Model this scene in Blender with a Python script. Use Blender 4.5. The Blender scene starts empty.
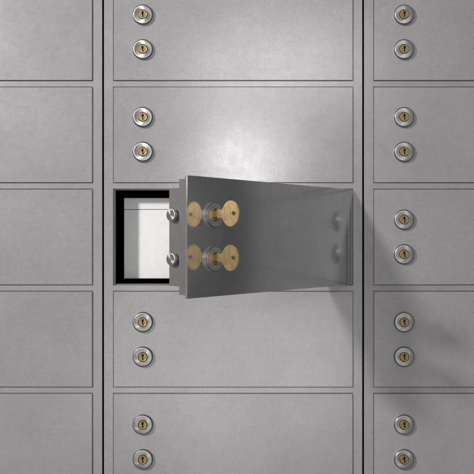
import bpy, bmesh, math
from mathutils import Vector, Matrix
S=bpy.context.scene; C=S.collection
W=bpy.data.worlds.new("World"); S.world=W; W.use_nodes=True
mm=.001
# ---------------------------------------------------------------- materials
def newmat(n):
    m=bpy.data.materials.new(n); m.use_nodes=True
    nt=m.node_tree; return m,nt,nt.nodes["Principled BSDF"],nt.nodes["Material Output"]
def N(nt,t,**k):
    n=nt.nodes.new(t)
    for a,v in k.items(): setattr(n,a,v)
    return n
def noise(nt,vec,scale,detail=3,rough=.5):
    n=N(nt,'ShaderNodeTexNoise'); n.inputs['Scale'].default_value=scale
    n.inputs['Detail'].default_value=detail; n.inputs['Roughness'].default_value=rough
    nt.links.new(vec,n.inputs['Vector']); return n.outputs['Fac']
def ramp(nt,fac,stops):
    r=N(nt,'ShaderNodeValToRGB'); e=r.color_ramp.elements
    e[0].position=stops[0][0]; e[0].color=(*[stops[0][1]]*3,1) if not isinstance(stops[0][1],tuple) else (*stops[0][1],1)
    e[1].position=stops[-1][0]; e[1].color=(*[stops[-1][1]]*3,1) if not isinstance(stops[-1][1],tuple) else (*stops[-1][1],1)
    for p,c in stops[1:-1]:
        x=e.new(p); x.color=(*[c]*3,1) if not isinstance(c,tuple) else (*c,1)
    nt.links.new(fac,r.inputs['Fac']); return r.outputs['Color']
def mul(nt,a,b,f=1):
    m=N(nt,'ShaderNodeMix',data_type='RGBA',blend_type='MULTIPLY'); m.inputs[0].default_value=f
    nt.links.new(a,m.inputs[6]); nt.links.new(b,m.inputs[7]); return m.outputs[2]

def steel(name,base=(.53,.515,.52),rg=.24,diff=.60,bump=.17,dcol=(.445,.427,.436)):
    m,nt,p,out=newmat(name)
    g=N(nt,'ShaderNodeNewGeometry'); tc=N(nt,'ShaderNodeTexCoord')
    oi=N(nt,'ShaderNodeObjectInfo')
    # each panel carries its own patch of the texture
    off=N(nt,'ShaderNodeVectorMath',operation='SCALE'); off.inputs[0].default_value=(3.1,1.7,2.3)
    nt.links.new(oi.outputs['Random'],off.inputs['Scale'])
    ad=N(nt,'ShaderNodeVectorMath',operation='ADD')
    nt.links.new(tc.outputs['Object'],ad.inputs[0]); nt.links.new(off.outputs[0],ad.inputs[1])
    v=ad.outputs[0]
    mp=N(nt,'ShaderNodeMapping'); mp.inputs['Scale'].default_value=(1,1,14)   # long horizontal rolling marks
    nt.links.new(v,mp.inputs['Vector'])
    mp2=N(nt,'ShaderNodeMapping'); mp2.inputs['Scale'].default_value=(9,9,1)
    nt.links.new(v,mp2.inputs['Vector'])
    cloud=ramp(nt,noise(nt,v,16,4,.6),[(.3,.93),(.7,1.05)])
    fine=ramp(nt,noise(nt,v,900,3,.7),[(.3,.90),(.7,1.08)])
    mott=ramp(nt,noise(nt,v,170,4,.65),[(.32,.965),(.68,1.03)])
    stx=ramp(nt,noise(nt,mp.outputs[0],45,3,.6),[(.3,.982),(.7,1.015)])
    stz=ramp(nt,noise(nt,mp2.outputs[0],40,3,.6),[(.3,.99),(.7,1.01)])
    vor=N(nt,'ShaderNodeTexVoronoi'); vor.inputs['Scale'].default_value=75; nt.links.new(v,vor.inputs['Vector'])
    pit=ramp(nt,vor.outputs['Distance'],[(.035,.0),(.065,1.0)])
    # only a few of the cells hold a pit
    sep=N(nt,'ShaderNodeSeparateColor'); nt.links.new(vor.outputs['Color'],sep.inputs[0])
    gate=N(nt,'ShaderNodeMath',operation='LESS_THAN'); gate.inputs[1].default_value=.80
    nt.links.new(sep.outputs[0],gate.inputs[0])
    mx=N(nt,'ShaderNodeMath',operation='MAXIMUM'); nt.links.new(pit,mx.inputs[0]); nt.links.new(gate.outputs[0],mx.inputs[1])
    pr=ramp(nt,mx.outputs[0],[(0,.70),(1,1.0)])
    tone=mul(nt,mul(nt,mul(nt,cloud,fine),mul(nt,stx,stz)),mul(nt,mott,pr))
    c1=N(nt,'ShaderNodeRGB'); c1.outputs[0].default_value=(*base,1)
    c2=N(nt,'ShaderNodeRGB'); c2.outputs[0].default_value=(*dcol,1)
    tone=mul(nt,tone,ramp(nt,noise(nt,v,850,3,.6),[(.60,1.0),(.69,.80)]))
    mp3=N(nt,'ShaderNodeMapping'); mp3.inputs['Rotation'].default_value=(0,1.05,0)
    nt.links.new(v,mp3.inputs['Vector'])
    mp4=N(nt,'ShaderNodeMapping'); mp4.inputs['Scale'].default_value=(1,1,16); nt.links.new(mp3.outputs[0],mp4.inputs['Vector'])
    tone=mul(nt,tone,ramp(nt,noise(nt,mp4.outputs[0],85,2,.5),[(.70,1.0),(.75,.86)]))      # short slanting scratches
    tone=mul(nt,tone,ramp(nt,oi.outputs['Random'],[(0,.955),(1,1.03)]))
    b=N(nt,'ShaderNodeBump'); b.inputs['Strength'].default_value=bump; b.inputs['Distance'].default_value=.00025
    hs=N(nt,'ShaderNodeMath',operation='ADD')
    nt.links.new(noise(nt,v,900,4,.65),hs.inputs[0]); 
    h2=N(nt,'ShaderNodeMath',operation='MULTIPLY'); h2.inputs[1].default_value=.16
    nt.links.new(mx.outputs[0],h2.inputs[0]); nt.links.new(h2.outputs[0],hs.inputs[1])
    nt.links.new(hs.outputs[0],b.inputs['Height'])
    p.inputs['Metallic'].default_value=1
    nt.links.new(mul(nt,c1.outputs[0],tone),p.inputs['Base Color'])
    rr=N(nt,'ShaderNodeMapRange'); rr.inputs[1].default_value=.3; rr.inputs[2].default_value=.7; rr.inputs[3].default_value=rg*.93; rr.inputs[4].default_value=rg*1.12
    nt.links.new(noise(nt,v,130,5,.7),rr.inputs[0]); nt.links.new(rr.outputs[0],p.inputs['Roughness'])
    nt.links.new(b.outputs[0],p.inputs['Normal'])
    d=N(nt,'ShaderNodeBsdfDiffuse'); nt.links.new(mul(nt,c2.outputs[0],tone),d.inputs['Color']); nt.links.new(b.outputs[0],d.inputs['Normal'])
    mix=N(nt,'ShaderNodeMixShader'); mix.inputs[0].default_value=diff
    nt.links.new(p.outputs[0],mix.inputs[1]); nt.links.new(d.outputs[0],mix.inputs[2]); nt.links.new(mix.outputs[0],out.inputs['Surface'])
    return m
M_door=steel('satin_steel')
M_frame=steel('frame_steel',base=(.51,.495,.50),dcol=(.44,.424,.432),bump=.16)
M_open=steel('polished_door_steel',base=(.675,.69,.685),rg=.105,diff=.17,bump=.05,dcol=(.30,.315,.305))
M_edge=steel('bare_edge_steel',base=(.42,.405,.40),dcol=(.17,.16,.158),rg=.3,diff=.6,bump=.3)

def turned(name,col,rough,aniso):
    m,nt,p,out=newmat(name)
    p.inputs['Base Color'].default_value=(*col,1); p.inputs['Metallic'].default_value=1
    p.inputs['Roughness'].default_value=rough; p.inputs['Anisotropic'].default_value=aniso
    t=N(nt,'ShaderNodeTangent',direction_type='RADIAL',axis='Y'); nt.links.new(t.outputs[0],p.inputs['Tangent'])
    tc=N(nt,'ShaderNodeTexCoord')
    r=ramp(nt,noise(nt,tc.outputs['Object'],600,3,.6),[(.3,tuple(c*.82 for c in col)),(.7,col)])
    nt.links.new(r,p.inputs['Base Color'])
    # fine concentric turning marks
    sx=N(nt,'ShaderNodeSeparateXYZ'); nt.links.new(tc.outputs['Object'],sx.inputs[0])
    cx=N(nt,'ShaderNodeCombineXYZ'); nt.links.new(sx.outputs[0],cx.inputs[0]); nt.links.new(sx.outputs[2],cx.inputs[2])
    ln=N(nt,'ShaderNodeVectorMath',operation='LENGTH'); nt.links.new(cx.outputs[0],ln.inputs[0])
    cc=N(nt,'ShaderNodeCombineXYZ'); nt.links.new(ln.outputs['Value'],cc.inputs[0])
    b=N(nt,'ShaderNodeBump'); b.inputs['Strength'].default_value=.25; b.inputs['Distance'].default_value=.0001
    nt.links.new(noise(nt,cc.outputs[0],2500,2,.5),b.inputs['Height']); nt.links.new(b.outputs[0],p.inputs['Normal'])
    return m
M_chrome=turned('turned_nickel',(.60,.595,.58),.33,.8)
M_bezel=turned('dark_bezel',(.27,.27,.275),.38,.2)
M_core=turned('brass_core',(.52,.38,.18),.4,.3)
def plain(name,col,rough,metal=0,bump=0,bs=300,var=.1):
    m,nt,p,out=newmat(name); tc=N(nt,'ShaderNodeTexCoord')
    p.inputs['Metallic'].default_value=metal; p.inputs['Roughness'].default_value=rough
    r=ramp(nt,noise(nt,tc.outputs['Object'],bs*.3,4,.6),[(.3,tuple(c*(1-var) for c in col)),(.7,tuple(min(1,c*(1+var)) for c in col))])
    nt.links.new(r,p.inputs['Base Color'])
    if bump:
        b=N(nt,'ShaderNodeBump'); b.inputs['Strength'].default_value=bump; b.inputs['Distance'].default_value=.0002
        nt.links.new(noise(nt,tc.outputs['Object'],bs,4,.6),b.inputs['Height']); nt.links.new(b.outputs[0],p.inputs['Normal'])
    return m
M_key=plain('key_brass',(.47,.33,.165),.34,.88,.2,500,.2)
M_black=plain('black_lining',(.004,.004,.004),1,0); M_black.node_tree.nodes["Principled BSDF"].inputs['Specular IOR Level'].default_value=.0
M_hole=plain('keyhole_dark',(.012,.009,.006),.6)
M_flank=plain('lock_flank',(.42,.42,.415),.4,.5)
M_tin=plain('pale_enamel',(.90,.905,.895),.42,0,.3,500,.035)
M_wall=plain('dark_backing',(.02,.02,.02),.9)
# ---------------------------------------------------------------- mesh helpers (millimetres, local)
def box(bm,x0,x1,y0,y1,z0,z1,bev=0,mi=0):
    t=bmesh.new()
    bmesh.ops.create_cube(t,size=1)
    for v in t.verts:
        v.co=Vector(((x0+x1)/2+v.co.x*(x1-x0),(y0+y1)/2+v.co.y*(y1-y0),(z0+z1)/2+v.co.z*(z1-z0)))
    if bev: bmesh.ops.bevel(t,geom=t.edges[:]+t.verts[:],offset=bev,segments=3,affect='EDGES',profile=.5)
    merge(bm,t,mi)
def merge(bm,t,mi=None,mat=None):
    me=bpy.data.meshes.new('tmp')
    if mi is not None:
        for f in t.faces: f.material_index=mi
    if mat is not None: t.transform(mat)
    t.to_mesh(me); bm.from_mesh(me); bpy.data.meshes.remove(me); t.free()
def lathe(bm,prof,seg=64,mi=0,mat=None):
    """prof: (radius, height); axis is local -Y (out of the wall)"""
    t=bmesh.new(); rings=[]
    for r,h in prof:
        if r<1e-6: rings.append([t.verts.new((0,-h,0))])
        else: rings.append([t.verts.new((r*math.cos(2*math.pi*k/seg),-h,r*math.sin(2*math.pi*k/seg))) for k in range(seg)])
    for a,b in zip(rings,rings[1:]):
        for k in range(seg):
            k2=(k+1)%seg
            if len(b)==1 and len(a)>1: t.faces.new((a[k],a[k2],b[0]))
            elif len(a)==1 and len(b)>1: t.faces.new((a[0],b[k2],b[k]))
            elif len(a)>1: t.faces.new((a[k],a[k2],b[k2],b[k]))
    bmesh.ops.recalc_face_normals(t,faces=t.faces)
    for f in t.faces: f.smooth=True
    merge(bm,t,mi,mat)
def build(name,bm,mats,parent=None,loc=(0,0,0),rotz=0,smooth=True):
    for v in bm.verts: v.co*=mm
    bm.normal_update()
    for e in bm.edges:
        if len(e.link_faces)!=2 or not all(f.smooth for f in e.link_faces) or e.calc_face_angle(0)>math.radians(30): e.smooth=False
    me=bpy.data.meshes.new(name); bm.to_mesh(me); bm.free()
    for m in (mats if isinstance(mats,(list,tuple)) else [mats]): me.materials.append(m)
    o=bpy.data.objects.new(name,me); C.objects.link(o)
    o.location=[l*mm for l in loc]; o.rotation_euler=(0,0,rotz); o.parent=parent
    return o
def tag(o,label=None,cat=None,group=None,kind=None):
    for k,v in (('label',label),('category',cat),('group',group),('kind',kind)):
        if v: o[k]=v
# ---------------------------------------------------------------- dimensions (mm)
PX,PZ=260.15,102.05        # column pitch, row pitch
DW,DH=238.3,94.7           # door leaf
GAP=1.0                    # shadow gap round a leaf
PROUD=1.5                  # leaf stands this far in front of its frame
CX0=-3.9                   # centre x of the middle cabinet
ROWS=[3,2,1,0,-1,-2,-3]
FW=PX-2.0                  # cabinet width
OW,OH=DW+2*GAP,DH+2*GAP    # opening
TOPZ=3*PZ+PZ/2; 
def frame_mesh():
    bm=bmesh.new(); D=60
    sx=(FW-OW)/2
    for s in (-1,1):
        a,b=sorted((s*FW/2,s*OW/2)); box(bm,a,b,0,D,-TOPZ,TOPZ,0)
    for i in range(8):
        zc=TOPZ-PZ*i; h=(PZ-OH)/2
        z0=zc-h if i<7 else zc; z1=zc+h if i>0 else zc
        box(bm,-OW/2+.01,OW/2-.01,.05,D-.1,z0,z1,0)
    return bm
def stop_mesh():           # slim rebate lip round an opening, behind the leaf
    bm=bmesh.new(); a,b=OW/2-.02,OW/2-2.1; c,d=OH/2-.02,OH/2-1.4
    for s in (-1,1):
        x0,x1=sorted((s*a,s*b)); box(bm,x0,x1,3.2,5.0,-c,c,.15)
        z0,z1=sorted((s*c,s*d)); box(bm,-b,b,3.25,4.95,z0,z1,.15)
    return bm
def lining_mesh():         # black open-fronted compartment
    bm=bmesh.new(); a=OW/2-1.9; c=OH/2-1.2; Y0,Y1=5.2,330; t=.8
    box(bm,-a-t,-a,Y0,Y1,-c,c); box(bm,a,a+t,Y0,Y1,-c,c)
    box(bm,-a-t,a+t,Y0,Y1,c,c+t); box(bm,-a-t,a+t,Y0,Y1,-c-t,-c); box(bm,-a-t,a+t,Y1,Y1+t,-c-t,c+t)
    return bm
def leaf_mesh(t):
    bm=bmesh.new(); box(bm,-DW/2,DW/2,-PROUD,-PROUD+t,-DH/2,DH/2,0)
    box(bm,-OW/2+.05,OW/2-.05,1.12,2.6,-OH/2+.05,OH/2-.05,0,1)      # flange that closes the gap round the leaf
    return bm
def lock_mesh():
    """origin on the leaf's front face; -Y is out"""
    bm=bmesh.new()
    lathe(bm,[(10.2,-.2),(10.2,2.0)],96,4)
    lathe(bm,[(10.2,2.0),(10.05,2.5),(9.3,3.25),(9.05,3.4)],96,3)
    lathe(bm,[(9.05,3.4),(8.85,3.5),(8.5,3.52),(5.2,3.75),(4.95,3.72),(4.75,3.5),(4.7,2.2)],96,0)
    lathe(bm,[(4.7,2.2),(4.45,2.2)],64,2)
    # plug with a real slot, as a flat disc split round the keyway
    def inslot(x,z):
        if abs(z)>2.9: return False
        w=.5 if z<.4 else .95
        off=.25 if z<-1 else 0
        return abs(x-off)<w
    lathe(bm,[(4.35,2.2),(4.35,3.6),(4.1,3.85),(3.8,3.9),(3.6,3.82)],64,1)
    t=bmesh.new(); n=46; g=7.6/n; grid={}
    def vv(i,k,dep):
        key=(i,k,dep)
        if key not in grid: grid[key]=t.verts.new((-3.8+i*g,-dep,-3.8+k*g))
        return grid[key]
    for i in range(n):
        for k in range(n):
            x=-3.8+(i+.5)*g; z=-3.8+(k+.5)*g
            if x*x+z*z>3.66**2: continue
            hole=inslot(x,z)
            dep=3.8 if not hole else 2.0
            f=t.faces.new([vv(i,k,dep),vv(i+1,k,dep),vv(i+1,k+1,dep),vv(i,k+1,dep)]); f.material_index=2 if hole else 1
            if hole:
                for di,dk,ea,eb in ((-1,0,(i,k),(i,k+1)),(1,0,(i+1,k),(i+1,k+1)),(0,-1,(i,k),(i+1,k)),(0,1,(i,k+1),(i+1,k+1))):
                    if not inslot(x+di*g,z+dk*g):
                        f=t.faces.new([vv(*ea,3.8),vv(*eb,3.8),vv(*eb,2.0),vv(*ea,2.0)]); f.material_index=2
    me=bpy.data.meshes.new('t2'); t.to_mesh(me); bm.from_mesh(me); bpy.data.meshes.remove(me); t.free()
    return bm
LX=-DW/2+29.3; LZ=17.25
# ---------------------------------------------------------------- cabinets
import random
rnd=random.Random(11)
lock_proto=None
def make_lock(parent,x,y,z):
    global lock_proto
    if lock_proto is None:
        o=build('lock',lock_mesh(),[M_chrome,M_core,M_hole,M_bezel,M_flank],parent,(x,y,z)); lock_proto=o
    else:
        o=lock_proto.copy(); C.objects.link(o); o.parent=parent; o.location=(x*mm,y*mm,z*mm)
        if y<0: o.rotation_euler=(0,math.radians(rnd.uniform(-4,4)),0)
    return o
frame_me=None; leaf_proto=None
TH=math.radians(49.9)
def cabinet(ci,label):
    global frame_me,leaf_proto
    root=bpy.data.objects.new('deposit_box_cabinet',None); C.objects.link(root)
    cx=CX0+ci*PX
    root.location=(cx*mm,0,-TOPZ*mm)
    tag(root,label,'cabinet','columns of deposit boxes in the steel wall')
    if frame_me is None:
        f=build('frame',frame_mesh(),M_frame,root,(0,0,TOPZ)); frame_me=f
    else:
        f=frame_me.copy(); C.objects.link(f); f.parent=root
    bm=bmesh.new(); box(bm,FW/2+.05,FW/2+1.95,2.5,8,-TOPZ,TOPZ)
    build('gap_shade_strip',bm,M_black,root,(0,0,TOPZ))  # black strip stands in for the shade in the gap between cabinets
    for r in ROWS:
        zc=TOPZ+r*PZ
        if ci==0 and r==0:
            build('door_stop',stop_mesh(),M_edge,root,(0,0,zc))
            build('compartment',lining_mesh(),M_black,root,(0,0,zc))
            # open leaf: origin on the hinge line at its front right edge
            hx=DW/2
            bm=bmesh.new(); box(bm,-DW,0,0,2.0,-DH/2,DH/2,.2)
            d=build('door',bm,M_open,root,(hx,-PROUD,zc),TH)
            d['label']='open hinged door swung outward with two brass keys in its locks'
            bm=bmesh.new(); box(bm,-DW+2.5,-2.5,2.01,11,-DH/2+2.4,DH/2-2.4,.35); build('backing_plate',bm,M_edge,d)
            bm=bmesh.new(); box(bm,-DW+4.2,-10,11.01,23.6,-DH/2+9,DH/2-9,.5); build('lock_casing',bm,M_edge,d)
            for s in (1,-1):
                make_lock(d,-DW+29.3,0,s*LZ)
                bm=bmesh.new()
                R=Matrix.Rotation(-math.pi/2,4,'Z')   # -Y axis -> -X
                lathe(bm,[(3.3,-.5),(3.3,1.6),(4.6,1.7),(5.0,2.0),(5.05,4.0),(4.85,4.5),(4.5,4.75),(4.2,4.8),(0,4.8)],48,0,None)
                b=build('bolt',bm,M_chrome,d,(-DW+4.2,17.2,s*LZ),-math.pi/2)
            continue
        if leaf_proto is None:
            d=build('door',leaf_mesh(2.6),[M_door,M_edge],root,(0,0,zc)); leaf_proto=d
        else:
            d=leaf_proto.copy(); C.objects.link(d); d.parent=root; d.location=(0,0,zc*mm)
        d.rotation_euler=(math.radians(rnd.uniform(-.12,.12)),0,math.radians(rnd.uniform(-.08,.08)))
        for s in (1,-1): make_lock(d,LX,-PROUD,s*LZ)
    return root
cabinet(0,'middle steel cabinet whose one door stands open with brass keys in it')
cabinet(-1,'steel cabinet left of the open box, its closed doors showing no locks')
cabinet(1,'steel cabinet right of the open door, its closed doors partly in shadow')
cabinet(2,'steel cabinet outside the right edge, second to the right of the open door')
cabinet(-2,'steel cabinet outside the left edge, second to the left of the open box')
# ---------------------------------------------------------------- tin in the compartment
tin=bpy.data.objects.new('deposit_tin',None); C.objects.link(tin); tin.location=(CX0*mm,25*mm,-42.9*mm)
tag(tin,'pale white metal box with a thin lid seam inside the open compartment','box')
TW=DW/2-4.0
tx0,tx1=-116.6-CX0,TW
bm=bmesh.new(); box(bm,tx0,tx1,0,280,0,71.1,.5); build('tin_body',bm,M_tin,tin)
bm=bmesh.new(); box(bm,tx0,tx1,0,280,71.5,83.2,.5); build('lid',bm,M_tin,tin)
bm=bmesh.new(); box(bm,tx0+1.2,tx1-1.2,.6,278,70.6,72,0); build('lid_seam',bm,M_black,tin)
# ---------------------------------------------------------------- keys
def key_mesh():
    """key plane is local YZ; -Y points out of the lock; x is the thickness"""
    t=bmesh.new()
    outl=[]
    import math as m_
    cy,ry,rz=19.4,8.9,9.85
    a0=math.radians(22)
    # bow
    n=72
    for k in range(n+1):
        a=-math.pi+a0+(2*math.pi-2*a0)*k/n
        outl.append((cy+ry*math.cos(a)*1.0, rz*math.sin(a)*(1-.03*math.cos(2*a))))
    # shoulders + shank into the plug
    outl+= [(10.0,3.3),(8.2,3.0),(7.8,3.6),(5.4,3.6),(5.2,2.55),(2.4,2.55),(2.4,-2.55),(5.2,-2.55),(5.4,-3.6),(7.8,-3.6),(8.2,-3.0),(10.0,-3.3)]
    hole=[(22.7+1.75*math.cos(2*math.pi*k/28),1.75*math.sin(2*math.pi*k/28)) for k in range(28)]
    hw=1.1
    vo=[t.verts.new((hw,-h,z)) for h,z in outl]; vh=[t.verts.new((hw,-h,z)) for h,z in hole]
    eo=[t.edges.new((vo[i],vo[(i+1)%len(vo)])) for i in range(len(vo))]
    eh=[t.edges.new((vh[i],vh[(i+1)%len(vh)])) for i in range(len(vh))]
    bmesh.ops.triangle_fill(t,use_beauty=True,edges=eo+eh)
    r=bmesh.ops.extrude_face_region(t,geom=t.faces[:])
    bmesh.ops.translate(t,vec=(-2*hw,0,0),verts=[g for g in r['geom'] if isinstance(g,bmesh.types.BMVert)])
    bmesh.ops.recalc_face_normals(t,faces=t.faces)
    bmesh.ops.bevel(t,geom=[e for e in t.edges if e.calc_face_angle(0)>1.0],offset=.28,segments=2,affect='EDGES')
    bm=bmesh.new(); merge(bm,t,0)
    # stamped rectangle outline on both flats
    for s in (-1,1):
        xa,xb=sorted((s*1.05,s*1.3))
        for z in (-4.6,4.6): box(bm,xa,xb,-19.4,-13.2,z-.2,z+.2,0)
        for h in (13.2,19.4): box(bm,xa,xb,-h-.2,-h+.2,-4.8,4.8,0)
    return bm
hinge=Vector((CX0+DW/2,-PROUD,0)); Rz=Matrix.Rotation(TH,3,'Z')
key0=None
for s,lab,tilt in ((1,'round-headed brass key standing in the upper lock of the open door',0.0),(-1,'round-headed brass key standing in the lower lock of the open door',-.012)):
    p=hinge+Rz@Vector((-DW+29.3,0,0)); loc=(p.x,p.y,s*LZ+1.0)
    if key0 is None: key0=k=build('key',key_mesh(),M_key,None,loc,TH)
    else:
        k=key0.copy(); C.objects.link(k); k.location=[q*mm for q in loc]; k.rotation_euler=(0,tilt,TH-.02)
    tag(k,lab,'key','keys in the locks of the open door')
# ---------------------------------------------------------------- backing wall behind the cabinets
bm=bmesh.new(); box(bm,-800,800,340,350,-500,500); w=build('wall',bm,M_wall,None,smooth=False); tag(w,kind='structure')
# ---------------------------------------------------------------- camera and lamps
cam=bpy.data.cameras.new('camera'); co=bpy.data.objects.new('camera',cam); C.objects.link(co); S.camera=co
co.location=(0,-.781,0); co.rotation_euler=(math.pi/2,0,0)
cam.sensor_width=36; cam.angle=2*math.atan(237/781); cam.clip_start=.01; cam.clip_end=50
def area(name,loc,target,size,power,col):
    l=bpy.data.lights.new(name,'AREA'); l.shape='ELLIPSE'; l.size,l.size_y=size; l.energy=power; l.color=col
    o=bpy.data.objects.new(name,l); C.objects.link(o); o.location=loc
    o.rotation_euler=(Vector(target)-Vector(loc)).to_track_quat('-Z','Y').to_euler(); return o
area('key_lamp',(-1.05,-1.0,.60),(0,0,0),(.12,.12),20,(1,.975,.965))
area('soft_lamp',(.008,-.72,.130),(.003,0,.065),(.11,.14),.38,(1,.985,.98))
area('upper_lamp',(.07,-.76,.34),(.03,0,.17),(.36,.14),.33,(.95,.965,1))
area('low_fill',(.0,-.78,-.26),(0,0,-.13),(.50,.42),.46,(1,.985,.98))  # added fill light with no known source, brightens the lower doors
bg=W.node_tree.nodes['Background']; bg.inputs[1].default_value=1
wt=N(W.node_tree,'ShaderNodeTexCoord'); ws=N(W.node_tree,'ShaderNodeSeparateXYZ'); W.node_tree.links.new(wt.outputs['Generated'],ws.inputs[0])
wm=N(W.node_tree,'ShaderNodeMapRange'); wm.inputs[1].default_value=-1; wm.inputs[2].default_value=1; W.node_tree.links.new(ws.outputs[2],wm.inputs[0])
# a plain room: darker floor, mid grey walls, paler ceiling
W.node_tree.links.new(mul(W.node_tree,ramp(W.node_tree,wm.outputs[0],[(0,.22),(.48,(.225,.225,.22)),(.55,(.27,.272,.27)),(1,.34)]),ramp(W.node_tree,ws.outputs[0],[(.93,1.0),(.972,.75),(.987,.12),(.996,.75),(1,.95)])),bg.inputs[0])  # second ramp: added dark band rightward, for the open door's dark reflection
S.render.engine='CYCLES'
S.view_settings.view_transform='Standard'; S.view_settings.look='None'; S.view_settings.exposure=0; S.view_settings.gamma=1
